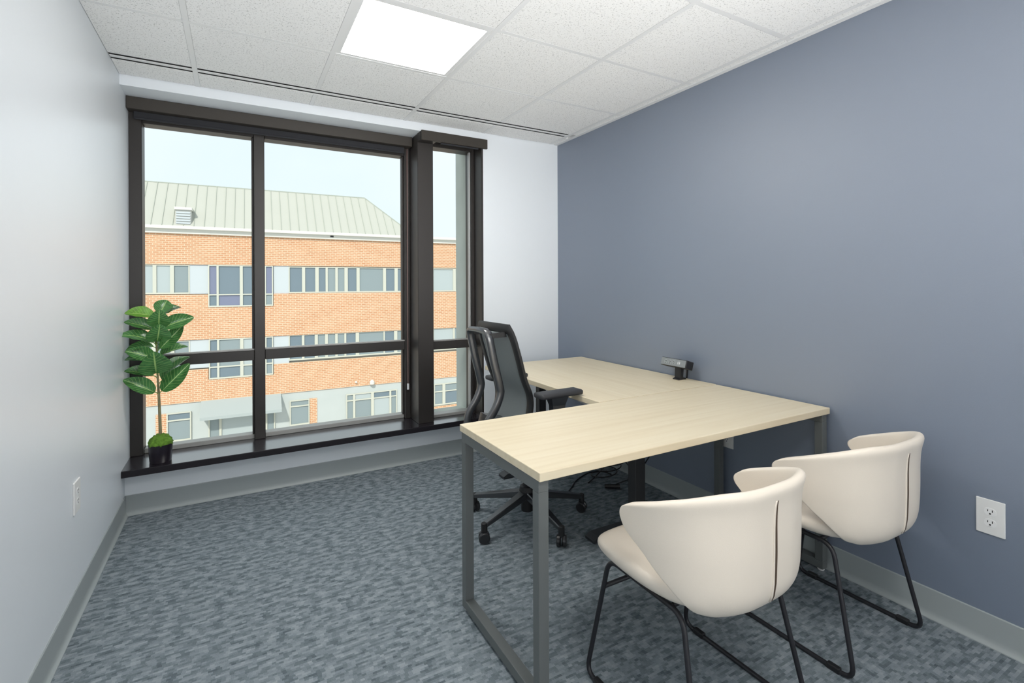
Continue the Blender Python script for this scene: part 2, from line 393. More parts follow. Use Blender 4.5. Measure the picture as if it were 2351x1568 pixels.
# wide window
FY0, FY1, GY = 3.745, 3.86, 3.80
w1 = struct(new_obj('window_1', None)); w1.location = (0.3, FY0, 0.283)
def fr(name, b, p, m=None, bev=0.003): return boxo(name, b, m or BRONZE, p, bev=bev, seg=1)
fr('jamb', (XL, -0.482, FY0, FY1, 0.283, 2.400), w1); fr('jamb', (1.110, 1.150, FY0, FY1, 0.283, 2.400), w1)
fr('mullion', (0.106, 0.169, FY0, FY1, 0.283, 2.400), w1)
fr('head', (-0.482, 0.106, FY0+0.01, FY1, 2.275, 2.400), w1); fr('head', (0.169, 1.110, FY0+0.01, FY1, 2.275, 2.400), w1)
for a, b in ((-0.482, 0.106), (0.169, 1.110)):
    fr('transom', (a, b, FY0+0.004, FY1, 0.806, 0.872), w1)
    fr('bottom_rail', (a, b, FY0+0.035, FY1, 0.283, 0.312), w1, mat('rail_sheen', (0.30, 0.30, 0.29), 0.35, spec=0.6))  # reflected light put into the pale rail colour
    fr('transom_sheen', (a, b, FY0+0.012, GY, 0.872, 0.880), w1, MATS['rail_sheen'], bev=0.0)  # added pale strip: sky reflection painted on the transom top
    boxo('pane', (a-0.004, b+0.004, GY, GY+0.006, 0.868, 2.28), GLASS, w1); boxo('pane', (a-0.004, b+0.004, GY, GY+0.006, 0.308, 0.81), GLASS, w1)
for x in (0.106, 1.110):   # glazing beads beside the mullions
    fr('glazing_bead', (x-0.012, x, FY0+0.030, GY, 0.312, 0.806), w1); fr('glazing_bead', (x-0.012, x, FY0+0.030, GY, 0.872, 2.275), w1)
# post between the windows
post = struct(boxo('trim_3', (1.150, 1.268, 3.552, 3.92, 0.283, 2.400), BRONZE, bev=0.003, seg=1))
struct(boxo('trim_4', (1.150, 1.268, 3.488, 3.552, 2.337, 2.400), BRONZE))
# narrow window
NY0, NY1, NG = 3.622, 3.74, 3.672
w2 = struct(new_obj('window_2', None)); w2.location = (1.45, NY0, 0.283)
fr('jamb', (1.268, 1.285, NY0, NY1, 0.283, 2.400), w2)
fr('jamb', (1.628, WX, 3.484, NY0, 0.283, 2.400), w2, bev=0.0)
fr('jamb', (1.606, WX, NY0, NY1, 0.283, 2.400), w2)
fr('glazing_bead', (1.594, 1.606, NY0+0.02, NG, 0.312, 2.34), w2, mat('bead_sheen', (0.45, 0.46, 0.46), 0.35, spec=0.6))  # bead's glossy reflection is put into its pale colour
fr('head', (1.285, 1.606, NY0, NY1, 2.34, 2.400), w2)
fr('transom', (1.285, 1.606, NY0+0.004, NY1, 0.806, 0.868), w2)
fr('bottom_rail', (1.285, 1.606, NY0+0.03, NY1, 0.283, 0.306), w2, MATS['rail_sheen'])
fr('transom_sheen', (1.285, 1.594, NY0+0.012, NG, 0.868, 0.876), w2, MATS['rail_sheen'], bev=0.0); boxo('pane', (1.282, 1.598, NG, NG+0.006, 0.864, 2.345), GLASS, w2); boxo('pane', (1.282, 1.598, NG, NG+0.006, 0.302, 0.81), GLASS, w2)  # first strip is added, pale for the sky's sheen on the transom
# wall filling behind the narrow window, outside
struct(boxo('trim_5', (1.268, WX, NY1, YO, 0.10, 0.283), MATS['exterior_stone']))
# roller shades
def shade(label, x0, x1, y0, y1, z0, z1, fx0, fx1, fy, fz):
    r = thing('roller_shade', ((x0+x1)/2, y0, z1), label, 'shade', 'rolled-up shades above the windows')
    boxo('valance', (x0, x1, y0, y1, z0, z1), BRONZE_BOX, r, bev=0.002, seg=1)
    boxo('fabric', (fx0, fx1, fy, fy+0.004, fz+0.01, z0+0.02), FABRIC, r)
    boxo('hem_bar', (fx0, fx1, fy-0.004, fy+0.008, fz, fz+0.012), FABRIC, r, bev=0.002, seg=1)
    return r
s1 = shade('long dark bronze roller shade box across the top of the wide window', XL+0.001, 1.146, 3.660, 3.742, 2.328, 2.3985, -0.515, 1.100, 3.712, 2.283)
# pull chain with tensioner beside the post
bm = bmesh.new(); tube(bm, [(1.128, 3.735, 2.33), (1.128, 3.735, 0.55)], 0.0035, 6); obj('pull_chain', bm, mat('chain_brown', (0.20, 0.13, 0.12), 0.4), s1)
boxo('chain_tensioner', (1.121, 1.135, 3.728, 3.742, 0.505, 0.55), WHITE_PL, s1, bev=0.002, seg=1)
shade('short dark bronze roller shade box above the narrow window', 1.152, 1.672, 3.462, 3.481, 2.334, 2.405, 1.30, 1.60, 3.474, 2.322)

# ------------------------------------------------------------------ building across the street
FACE_A = -math.radians(1.3)
EX_GREY = mat('facade_grey', (0.487, 0.521, 0.504), 0.8, var=0.05, vscale=1.5)
EX_PANEL = mat('facade_panel', (0.521, 0.563, 0.580), 0.7)
EX_WHITE = mat('fascia_white', (0.672, 0.664, 0.605), 0.7)
EX_FRAME = mat('ext_window_frame', (0.554, 0.554, 0.470), 0.6)
EX_ROOF = mat('roof_metal', (0.475, 0.475, 0.415), 0.6, var=0.03, vscale=1)
EX_SEAM = mat('roof_seam', (0.386, 0.412, 0.353), 0.6)
EX_GLASS = [mat('ext_glass_blue', (0.165, 0.215, 0.25), 0.4), mat('ext_glass_grey', (0.25, 0.30, 0.31), 0.4), mat('ext_glass_pale', (0.42, 0.47, 0.47), 0.4), mat('ext_glass_violet', (0.19, 0.21, 0.30), 0.4)]
EX_AWN = mat('awning_grey', (0.386, 0.428, 0.420), 0.7); BRICK = brick_mat()
bld = thing('office_building', (0, 28, -7.6), 'orange brick office building with pale metal roof across the street', 'building', rz=FACE_A)
BZ = -7.6
def eb(name, s0, s1, y0, y1, z0, z1, m, p=None):
    return obj(name, box(bmesh.new(), s0, s1, y0, y1, z0-BZ, z1-BZ), m, p or bld, local=True)
S0, S1 = -14, 24
BW = [(-1.12, 1.64)]    # the projecting tall windows interrupt the brick
eb('core_wall', S0, S1, 0.25, 8, -7.6, 4.0, EX_GREY)
def band(z0, z1, cut, zc, name='brick_band', m=BRICK):
    """brick band with a notch (cut) down to zc under the tall window"""
    if cut:
        eb(name, S0, cut[0], 0, 0.25, z0, z1, m); eb(name, cut[1], S1, 0, 0.25, z0, z1, m)
        eb(name, cut[0], cut[1], 0, 0.25, z0, zc, m)
    else: eb(name, S0, S1, 0, 0.25, z0, z1, m)
band(2.30, 3.74, None, 0)
band(-1.22, 0.90, BW[0], 0.30)
band(-4.13, -2.62, BW[0], -3.13)
eb('base_course', S0, 9.6, 0.05, 0.25, -7.6, -4.13, EX_GREY)
eb('base_course', 9.6, S1, 0.05, 0.25, -5.95, -4.13, EX_GREY)
eb('brick_plinth', 9.6, S1, 0.02, 0.25, -7.6, -5.75, BRICK)
for x0, x1, z0, z1 in ((-1.87, -1.12, 0.93, 2.30), (1.64, 2.36, 0.90, 2.30), (-1.87, -1.10, -2.56, -1.22), (1.62, 2.34, -2.62, -1.22)):
    eb('spandrel_panel', x0, x1, 0.06, 0.25, z0, z1, EX_PANEL)
for x0, x1, z0, z1 in ((-3.16, -2.73, -7.0, -4.54), (3.26, 3.64, -5.82, -4.53)):
    eb('brick_infill', x0, x1, 0.03, 0.25, z0, z1, BRICK)
def ewin(cols, zb, zt, transom=None, gl=None, yf=0.08, fw_=0.05):
    """window of several lights: one frame with a pane in each light"""
    s0, s1 = cols[0][0]-fw_, cols[-1][1]+fw_
    bm = bmesh.new()
    def B(a, b, c, d): box(bm, a, b, yf-0.04, yf+0.1, c-BZ, d-BZ)
    B(s0, s1, zt, zt+fw_); B(s0, s1, zb-fw_*1.4, zb)
    edges = [s0]+[q for c in cols for q in c]+[s1]
    for a, b in zip(edges[::2], edges[1::2]):
        if b-a > 0.005: B(a, b, zb, zt)
    rows_ = [(zb, zt)]
    if transom:
        rows_ = [(zb, transom-0.03), (transom+0.03, zt)]
        for a, b in cols: B(a, b, transom-0.03, transom+0.03)
    w = obj('window', bm, EX_FRAME, bld, local=True)
    i = 0
    for a, b in cols:
        for c, d in rows_:
            g = EX_GLASS[gl[i % len(gl)] if gl else random.choice((0, 0, 1))]; i += 1
            obj('pane', box(bmesh.new(), a, b, yf+0.02, yf+0.04, c-BZ, d-BZ), g, w, local=True)
rowC = [(2.38, 2.95), (3.10, 3.58), (3.75, 4.08), (4.19, 4.56), (4.69, 5.02), (5.19, 5.64), (5.80, 7.05), (7.21, 7.68), (7.86, 8.30), (8.45, 9.75), (9.93, 11.13), (11.30, 11.76)]
rowC2 = [(2.37, 2.93), (3.05, 3.54), (3.69, 4.04), (4.18, 4.54), (4.67, 5.00), (5.10, 5.58), (5.76, 7.06), (7.13, 7.64), (7.82, 8.25), (8.40, 9.80), (9.94, 11.12), (11.22, 11.64)]
ewin([(-4.3, -3.85), (-3.75, -3.25), (-3.11, -2.60), (-2.45, -1.90)], 1.00, 2.24, gl=[2, 2, 2, 1])
ewin([(-1.07, -0.78), (-0.69, 0.18), (0.31, 1.22), (1.31, 1.57)], 0.36, 2.24, 0.88, gl=[0, 3, 3, 0, 0, 0, 1, 3], yf=0.0)
ewin(rowC, 0.98, 2.22, gl=[0, 0, 0, 1, 1, 0, 1, 0, 0, 1, 2, 1])
ewin([(-4.3, -3.3), (-3.1, -2.6), (-2.45, -1.90)], -2.50, -1.28, gl=[1, 1, 1])
ewin([(-1.05, -0.77), (-0.68, 0.18), (0.32, 1.22), (1.32, 1.56)], -3.06, -1.28, -2.56, gl=[0, 0, 0, 1, 1, 2, 1, 0], yf=0.0)
ewin(rowC2, -2.44, -1.26, gl=[0, 0, 1, 1, 1, 0, 1, 0, 1, 1, 2, 1])
ewin([(-2.70, -1.86)], -5.78, -4.58, -4.88, gl=[1, 0], yf=0.0)
ewin([(-1.08, -0.70), (-0.60, 0.74), (0.85, 1.22), (1.34, 1.63)], -7.0, -5.00, gl=[1, 2, 2, 1], yf=0.0)
ewin([(2.40, 3.22)], -5.74, -4.58, -4.84, gl=[1, 1], yf=0.0)
ewin([(5.12, 5.42), (5.53, 6.36), (6.51, 7.35), (7.45, 7.72)], -5.80, -4.56, -4.86, gl=[1, 1, 1, 2, 2, 0, 1, 0], yf=0.0)
ewin([(9.96, 10.42), (10.59, 11.39), (11.53, 11.82)], -5.62, -4.50, -4.90, gl=[1, 1, 0, 1, 1, 1], yf=0.0)
# awning
bm = bmesh.new(); prism(bm, [(0.05, -4.12-BZ), (-0.02, -4.12-BZ), (-0.85, -4.72-BZ), (-0.85, -4.86-BZ), (0.05, -4.86-BZ)], 'x', -1.42, 1.95); obj('awning', bm, EX_AWN, bld, local=True)
# wall lamps
for s, z, q in ((6.39, -3.95, 0.13), (5.57, -3.88, 0.06)):
    bm = bmesh.new(); lathe(bm, [(q*0.5, 0), (q, 0.02), (q, q*1.2), (q*0.5, q*1.9)], (s, -0.02-q, z-BZ-q), 12); obj('wall_lamp', bm, EX_WHITE, bld, local=True)
# fascia, roof
eb('fascia', S0, S1, -0.12, 0.4, 3.72, 3.92, EX_WHITE); eb('gutter', S0, S1, -0.30, 0.4, 3.92, 4.06, EX_WHITE)
eb('flat_roof', S0, S1, 0.0, 8, 3.98, 4.08, EX_WHITE)
eb('fascia_outlet', 4.30, 4.46, -0.14, -0.10, 3.82, 3.90, BLACK)
zr0, zr1, yr0, yr1, se, sr = 4.06-BZ, 6.33-BZ, -0.30, 1.83, 8.75, 6.42
bm = bmesh.new(); q = [bm.verts.new(p) for p in ((S0, yr0, zr0), (se, yr0, zr0), (se, 2*yr1-yr0, zr0), (S0, 2*yr1-yr0, zr0), (S0, yr1, zr1), (sr, yr1, zr1))]
for f_ in ((0, 1, 5, 4), (1, 2, 5), (2, 3, 4, 5), (0, 4, 3), (0, 3, 2, 1)): bm.faces.new([q[i] for i in f_])
roof = obj('roof', bm, EX_ROOF, bld, local=True)
k = 0; s = S0+0.2
while s < se-0.1:                                   # standing seams, each a rib up the slope
    top = 1.0 if s <= sr else (se-s)/(se-sr)
    a = Vector((s, yr0, zr0)); b = Vector((s, yr0+(yr1-yr0)*top, zr0+(zr1-zr0)*top))
    nn = Vector((0, -(zr1-zr0), (yr1-yr0))).normalized()
    bm = bmesh.new(); h = 0.011
    loft(bm, [[p+Vector((-h, 0, 0)), p+Vector((h, 0, 0)), p+Vector((h, 0, 0))+nn*0.03, p+Vector((-h, 0, 0))+nn*0.03] for p in (a, b)])
    obj('seam', bm, EX_SEAM, roof, local=True); s += 0.405
for a, b in (((S0, yr1, zr1), (sr, yr1, zr1)), ((sr, yr1, zr1), (se, yr0, zr0))):
    bm = bmesh.new(); tube(bm, [a, b], 0.035, 6); obj('ridge_cap', bm, EX_SEAM, roof, local=True)
# louvred roof vent
bm = bmesh.new(); box(bm, -2.36, -1.76, -0.22, 0.55, 4.10-BZ, 4.80-BZ); vent = obj('roof_vent', bm, mat('vent_grey', (0.50, 0.50, 0.47), 0.7), bld, local=True)
for i in range(5):
    bm = bmesh.new(); box(bm, -2.33, -1.79, -0.26, -0.2, 4.16+i*0.12-BZ, 4.23+i*0.12-BZ); obj('louvre', bm, EX_PANEL, vent, local=True)
bm = bmesh.new(); box(bm, -2.40, -1.72, -0.30, 0.6, 4.80-BZ, 4.92-BZ); obj('vent_hood', bm, EX_WHITE, vent, local=True)
# lower roof behind
bm = bmesh.new(); prism(bm, [(3.6, 4.06-BZ), (4.8, 5.25-BZ), (7, 5.25-BZ), (7, 4.06-BZ)], 'x', 6.0, 9.6); obj('rear_roof', bm, EX_ROOF, bld, local=True)
street = struct(boxo('ground', (-60, 80, 6, 90, -8.0, -7.6), mat('pavement', (0.62, 0.61, 0.57), 0.9, var=0.1, vscale=0.5)))

# ------------------------------------------------------------------ front desk
ZT, ZB = 0.7360, 0.7080
desk = thing('office_desk', (1.542, 1.57, 0), 'pale wood desk on grey steel loop legs in the foreground', 'desk')
boxo('desktop', (0.778, 2.312, 1.266, 1.880, ZB, ZT), WOOD_X, desk, bev=0.0025, seg=2)
def loop_frame(x0):
    x1 = x0+0.036; y0, y1, t = 1.278, 1.868, 0.036
    p = obj('leg_frame', box(bmesh.new(), x0, x1, y0, y1, 0.671, ZB-0.0005, bev=0.0015, seg=1), STEEL, desk)
    for b in ((x0, x1, y0, y0+t, 0.047, 0.671), (x0, x1, y1-t, y1, 0.047, 0.671)):
        obj('leg', box(bmesh.new(), *b, bev=0.0015, seg=1), STEEL, p)
    obj('foot_rail', box(bmesh.new(), x0, x1, y0, y1, 0.011, 0.047, bev=0.0015, seg=1), STEEL, p)
    for y in (y0+0.018, y1-0.018):
        obj('glide', lathe(bmesh.new(), [(0.013, 0), (0.015, 0.004), (0.008, 0.011)], (x0+0.018, y, 0), 12), WHITE_PL, p)
loop_frame(0.781); loop_frame(2.272)
boxo('support_rail', (0.817, 2.272, 1.55, 1.59, 0.672, 0.7075), DARKSTEEL, desk)

# ------------------------------------------------------------------ sit-stand return
ret = thing('standing_desk', (1.90, 2.52, 0), 'pale wood standing desk on dark T-legs along the blue wall', 'desk')
boxo('desktop', (1.494, 2.318, 1.887, 3.150, ZB, ZT), WOOD_Y, ret, bev=0.0025, seg=2)
for y in (2.022, 2.99):
    p = obj('lift_column', box(bmesh.new(), 1.815, 1.885, y-0.030, y+0.030, 0.035, 0.400, bev=0.003, seg=1), DARKSTEEL, ret)
    obj('inner_column', box(bmesh.new(), 1.822, 1.878, y-0.024, y+0.024, 0.40, 0.672, bev=0.002, seg=1), DARKSTEEL, p)
    bm = bmesh.new(); prism(bm, [(1.535, 0.006), (2.235, 0.006), (2.235, 0.018), (2.215, 0.034), (1.565, 0.034), (1.535, 0.018)], 'y', y-0.036, y+0.036)
    obj('foot', bm, mat('foot_grey', (0.030, 0.032, 0.036), 0.35), ret)
    boxo('bracket', (1.56, 2.25, y-0.02, y+0.02, 0.672, ZB-0.0005), DARKSTEEL, ret)
    for x in (1.56, 2.21):
        obj('glide', lathe(bmesh.new(), [(0.014, 0), (0.016, 0.003), (0.016, 0.006)], (x, y, 0), 12), BLACK, ret)
boxo('cross_beam', (1.825, 1.875, 2.05, 2.96, 0.655, 0.7075), DARKSTEEL, ret)
bm = bmesh.new(); pts = []
for i in range(120):
    t = i/119; pts.append((1.535+0.020*t+0.007*math.cos(i*0.9), 2.03+0.115*t, 0.690+0.007*math.sin(i*0.9)))
tube(bm, pts, 0.0028, 6); obj('coiled_cord', bm, WHITE_PL, ret, smooth=True)
boxo('cable_tray', (1.95, 2.12, 2.15, 2.85, 0.63, 0.7075), DARKSTEEL, ret)

# power strip on the desk edge
ps = thing('power_strip', (2.25, 2.11, ZT), 'grey desk-clamp power strip with three sockets by the blue wall', 'power strip')
def tilt(o, ang, piv):
    c = Vector(piv)-root_loc(ps); R = Matrix.Translation(c) @ Matrix.Rotation(ang, 4, 'Y') @ Matrix.Translation(-c); o.data.transform(R)
pv = (2.255, 2.11, 0.825); ang = math.radians(17)
body = boxo('housing', (2.226, 2.286, 2.020, 2.215, 0.802, 0.850), BLACK, ps, bev=0.003, seg=1); tilt(body, ang, pv)
face = boxo('face', (2.2225, 2.2262, 2.024, 2.211, 0.805, 0.847), STRIP, ps, bev=0.001, seg=1); tilt(face, ang, pv)
for i, y in enumerate((2.172, 2.140, 2.108, 2.072)):
    s_ = obj('socket', lathe(bmesh.new(), [(0.0135, 0), (0.0135, 0.0012)], (2.2213, y, 0.826), 16, 'x'), mat('socket_grey', (0.30, 0.32, 0.33), 0.4), ps); tilt(s_, ang, pv)
    bm = bmesh.new()
    if i < 3:
        for dy, dz, h in ((0.005, 0.003, 0.004), (-0.005, 0.003, 0.004)): box(bm, 2.2203, 2.2214, y+dy-0.001, y+dy+0.001, 0.826+dz-h, 0.826+dz+h)
        box(bm, 2.2203, 2.2214, y-0.002, y+0.002, 0.826-0.010, 0.826-0.006)
    else:
        for dy in (0.006, -0.006): box(bm, 2.2203, 2.2214, y+dy-0.002, y+dy+0.002, 0.826-0.006, 0.826+0.006)
    q_ = obj('slot', bm, BLACK if i < 3 else WHITE_PL, ps); tilt(q_, ang, pv)
bm = bmesh.new(); prism(bm, [(2.225, ZT), (2.285, ZT), (2.285, ZT+0.008), (2.262, ZT+0.014), (2.268, 0.808), (2.244, 0.808), (2.240, ZT+0.010), (2.225, ZT+0.006)], 'y', 2.075, 2.120); obj('clamp_foot', bm, BLACK, ps)

# cables under the desk
def cable(label, pts, r=0.004, g='black cables on the carpet under the standing desk'):
    bm = bmesh.new(); tube(bm, catmull(pts, 8), r, 7); o = obj('power_cable', bm, BLACK, smooth=True); tag(o, label, 'cable', g); return o
R_ = 0.004
cable('black cable draping from desk clamp down to the floor', [(2.300, 2.10, 0.826), (2.3218, 2.10, 0.79), (2.3222, 2.11, 0.70), (2.310, 2.14, 0.55), (2.27, 2.24, 0.40), (2.285, 2.36, 0.22), (2.25, 2.47, 0.05), (2.18, 2.52, R_), (2.05, 2.50, R_)])
cable('looped black cable arching off the carpet by the grey baseboard', [(1.98, 2.62, R_), (2.08, 2.66, 0.02), (2.18, 2.64, 0.10), (2.24, 2.60, 0.12), (2.28, 2.56, 0.07), (2.27, 2.50, R_), (2.20, 2.44, R_)])
cable('coil of black cable lying on the carpet behind the dark lift column', [(2.12+0.085*math.cos(a*0.7)+0.004*a, 2.66+0.07*math.sin(a*0.7), R_+0.0035*a) for a in range(0, 28)])
cable('black cable with plug trailing across the carpet', [(2.22, 2.72, R_), (2.10, 2.76, R_), (1.95, 2.70, R_), (1.85, 2.62, R_), (1.80, 2.58, R_)])
bm = bmesh.new(); tube(bm, catmull([(2.02, 2.50, 0.016), (2.10, 2.45, 0.016)], 4), 0.014, 8); tag(obj('cable_plug', bm, BLACK), 'black plug lying on the carpet under the standing desk', 'plug')

# ------------------------------------------------------------------ task chair
tcx, tcy = 1.385, 2.385
task = thing('task_chair', (tcx, tcy, 0), 'black mesh-back office chair with arms behind the desk', 'chair')
def bar(bm, a, b, w0, h0, w1, h1):
    a = Vector(a); b = Vector(b); t = (b-a).normalized(); sdv = t.cross(Vector((0, 0, 1))).normalized(); u = sdv.cross(t)
    return loft(bm, [[p+sdv*w+u*h, p-sdv*w+u*h, p-sdv*w-u*h, p+sdv*w-u*h] for p, w, h in ((a, w0, h0), (b, w1, h1))])
angs = [198, 271, 348, 129, 60]
hub = obj('base_hub', lathe(bmesh.new(), [(0.030, 0.055), (0.034, 0.058), (0.036, 0.15), (0.045, 0.165), (0.040, 0.19), (0.030, 0.195)], (tcx, tcy, 0), 20), CH_BLACK, task)
for an in angs:
    a = math.radians(an); d = Vector((math.cos(a), math.sin(a), 0)); c = Vector((tcx, tcy, 0)); sd = Vector((-d.y, d.x, 0))
    bm = bmesh.new(); bar(bm, c+d*0.02+Vector((0, 0, 0.148)), c+d*0.325+Vector((0, 0, 0.088)), 0.026, 0.020, 0.015, 0.012)
    bmesh.ops.bevel(bm, geom=bm.edges[:], offset=0.004, segments=1, affect='EDGES'); arm_ = obj('base_arm', bm, CH_FRAME, task)
    p = c+d*0.325
    cs = obj('caster', lathe(bmesh.new(), [(0.013, 0.048), (0.016, 0.052), (0.016, 0.098), (0.012, 0.102)], p, 12), CH_BLACK, task)
    bm = bmesh.new(); ca = Vector((math.cos(a+0.9), math.sin(a+0.9), 0))      # wheel axle direction
    for side in (-1, 1):
        b2 = bmesh.new(); lathe(b2, [(0.006, 0), (0.022, 0), (0.0285, 0.004), (0.0285, 0.017), (0.024, 0.021), (0.006, 0.021)], (0, 0, 0), 18, 'z')
        rot = Vector((0, 0, 1)).rotation_difference(ca*side).to_matrix().to_4x4()
        bmesh.ops.transform(b2, matrix=Matrix.Translation(p+ca*side*0.004+Vector((0, 0, 0.0285))) @ rot, verts=b2.verts)
        obj('wheel', b2, mat('wheel_black', (0.016, 0.016, 0.018), 0.3, spec=0.7), cs)
    bm.free()
obj('gas_lift', lathe(bmesh.new(), [(0.024, 0.19), (0.024, 0.30), (0.014, 0.30), (0.014, 0.40)], (tcx, tcy, 0), 16), CH_BLACK, task)
by = 2.345
boxo('mechanism', (tcx-0.14, tcx+0.10, by-0.08, by+0.08, 0.385, 0.435), CH_BLACK, task, bev=0.01)
bm = bmesh.new(); box(bm, 1.185, 1.650, by-0.235, by+0.235, 0.435, 0.515, bev=0.035, seg=4); st = obj('seat', bm, mat('seat_fabric', (0.022, 0.018, 0.022), 0.85, bump=0.4, bscale=700), task, smooth=True)
# back panel: side profile (x, z), forward bulge at the lumbar
prof = catmull([(1.158, 0, 1.076), (1.196, 0, 0.95), (1.232, 0, 0.829), (1.268, 0, 0.74), (1.270, 0, 0.662), (1.245, 0, 0.58), (1.230, 0, 0.54)], 6)
hw = 0.205
def hwz(z): return hw*(0.93+0.07*min(1, max(0, (z-0.62)/0.3)))*(1 if z < 1.0 else 1-0.10*((z-1.0)/0.076)**2)
def cen(z): return 2.335
bm = bmesh.new(); G = []
for p in prof:
    w = hwz(p.z)-0.03; G.append([bm.verts.new((p.x-0.006-0.022*math.cos(math.pi*k/12-math.pi/2)*1.0, cen(p.z)-w+2*w*k/12, p.z)) for k in range(13)])
for a, b in zip(G[1:], G[2:]):
    for k in range(12): bm.faces.new((a[k], a[k+1], b[k+1], b[k]))
mesh_back = obj('back_mesh', bm, CH_MESH, task, smooth=True); sol = mesh_back.modifiers.new('solidify', 'SOLIDIFY'); sol.thickness = 0.006
path = [Vector((p.x, cen(p.z)-hwz(p.z)+0.018, p.z)) for p in prof]; path2 = [Vector((p.x, cen(p.z)+hwz(p.z)-0.018, p.z)) for p in prof[::-1]]
loop = path[::-1]+path2[::-1]
bm = bmesh.new()
def flat_tube(bm, P, wd, th, closed):
    n = len(P); rings = []
    for i in range(n):
        t = (P[(i+1) % n]-P[i-1]).normalized(); xd = Vector((1, 0, 0)); xd = (xd-t*xd.dot(t)).normalized(); s_ = t.cross(xd)
        rings.append([P[i]+s_*wd*a+xd*th*b for a, b in ((-1, -0.5), (-0.6, -1), (0.6, -1), (1, -0.5), (1, 0.5), (0.6, 1), (-0.6, 1), (-1, 0.5))])
    R = [[bm.verts.new(p) for p in r] for r in rings]
    for i in range(n if closed else n-1):
        for k in range(8): bm.faces.new((R[i][k], R[i][(k+1) % 8], R[(i+1) % n][(k+1) % 8], R[(i+1) % n][k]))
    if not closed: bm.faces.new(R[0][::-1]); bm.faces.new(R[-1])
flat_tube(bm, loop, 0.024, 0.012, True)
bf = obj('back_frame', bm, CH_BLACK, task); smooth_by_angle(bf, 45)
# rear support: a tall bowed loop behind the panel
rp = catmull([(1.062, 0, 1.062), (1.092, 0, 0.92), (1.122, 0, 0.80), (1.126, 0, 0.755), (1.100, 0, 0.69), (1.052, 0, 0.61), (1.060, 0, 0.50), (1.150, 0, 0.43), (1.26, 0, 0.41)], 6)
bm = bmesh.new(); yn, yf_ = 2.200, 2.425
L_ = [Vector((p.x, yn, p.z)) for p in rp][::-1]+[Vector((p.x, yf_, p.z)) for p in rp]
n_ = len(rp); top = [Vector((1.060, yn+0.02, 1.068)), Vector((1.060, yf_-0.02, 1.068))]
L_ = L_[:n_-1]+[Vector((1.062, yn+0.006, 1.060)), Vector((1.060, yn+0.03, 1.068)), Vector((1.060, (yn+yf_)/2, 1.070)), Vector((1.060, yf_-0.03, 1.068)), Vector((1.062, yf_-0.006, 1.060))]+L_[n_+1:]
rings = []
for i, P in enumerate(L_):
    t = (L_[min(i+1, len(L_)-1)]-L_[max(i-1, 0)]).normalized(); xd = Vector((1, 0, 0)); xd = (xd-t*xd.dot(t)).normalized(); s_ = t.cross(xd)
    rings.append([P+s_*0.013*a+xd*0.019*b for a, b in ((-1, -0.6), (-0.5, -1), (0.5, -1), (1, -0.6), (1, 0.6), (0.5, 1), (-0.5, 1), (-1, 0.6))])
loft(bm, rings); rs = obj('rear_frame', bm, CH_FRAME, task); smooth_by_angle(rs, 50)
for y in (yn, yf_):   # link between the rear frame and the panel
    bm = bmesh.new(); bar(bm, (1.065, y, 1.045), (1.158, y, 1.050), 0.010, 0.012, 0.010, 0.012); obj('top_link', bm, CH_BLACK, task)
    bm = bmesh.new(); lathe(bm, [(0.008, 0), (0.010, 0.004), (0.010, 0.02)], (1.115, y+0.012, 0.80), 10, 'x'); obj('lumbar_knob', bm, CH_BLACK, task)
bm = bmesh.new(); bar(bm, (1.10, 2.335, 0.60), (1.235, 2.335, 0.56), 0.06, 0.03, 0.08, 0.03); obj('lumbar_bracket', bm, CH_FRAME, task)
# arms
for s_ in (-1, 1):
    y = by+s_*0.275
    bm = bmesh.new(); box(bm, -0.125, 0.125, -0.043, 0.043, 0, 0.027, bev=0.011, seg=3)
    bmesh.ops.transform(bm, matrix=Matrix.Translation((1.385, y, 0.742)) @ Matrix.Rotation(math.radians(2), 4, 'Z'), verts=bm.verts)
    pad = obj('arm_pad', bm, mat('arm_pad', (0.030, 0.031, 0.035), 0.55), task, smooth=True)
    bm = bmesh.new()
    loft(bm, [[Vector((1.375+dx*w+off, y+dy*d-s_*o2, z)) for dx, dy in ((-1, -1), (1, -1), (1, 1), (-1, 1))] for z, w, d, off, o2 in ((0.743, 0.050, 0.030, 0, 0), (0.70, 0.036, 0.020, 0, 0), (0.60, 0.030, 0.018, 0, 0), (0.48, 0.030, 0.018, 0, 0.005), (0.43, 0.034, 0.016, 0, 0.03), (0.40, 0.036, 0.016, 0, 0.08))])
    obj('arm_post', bm, CH_FRAME, task)
    bm = bmesh.new(); bar(bm, (1.375, y-s_*0.06, 0.412), (1.375, by+s_*0.02, 0.412), 0.035, 0.010, 0.035, 0.010); obj('arm_bracket', bm, CH_BLACK, task)

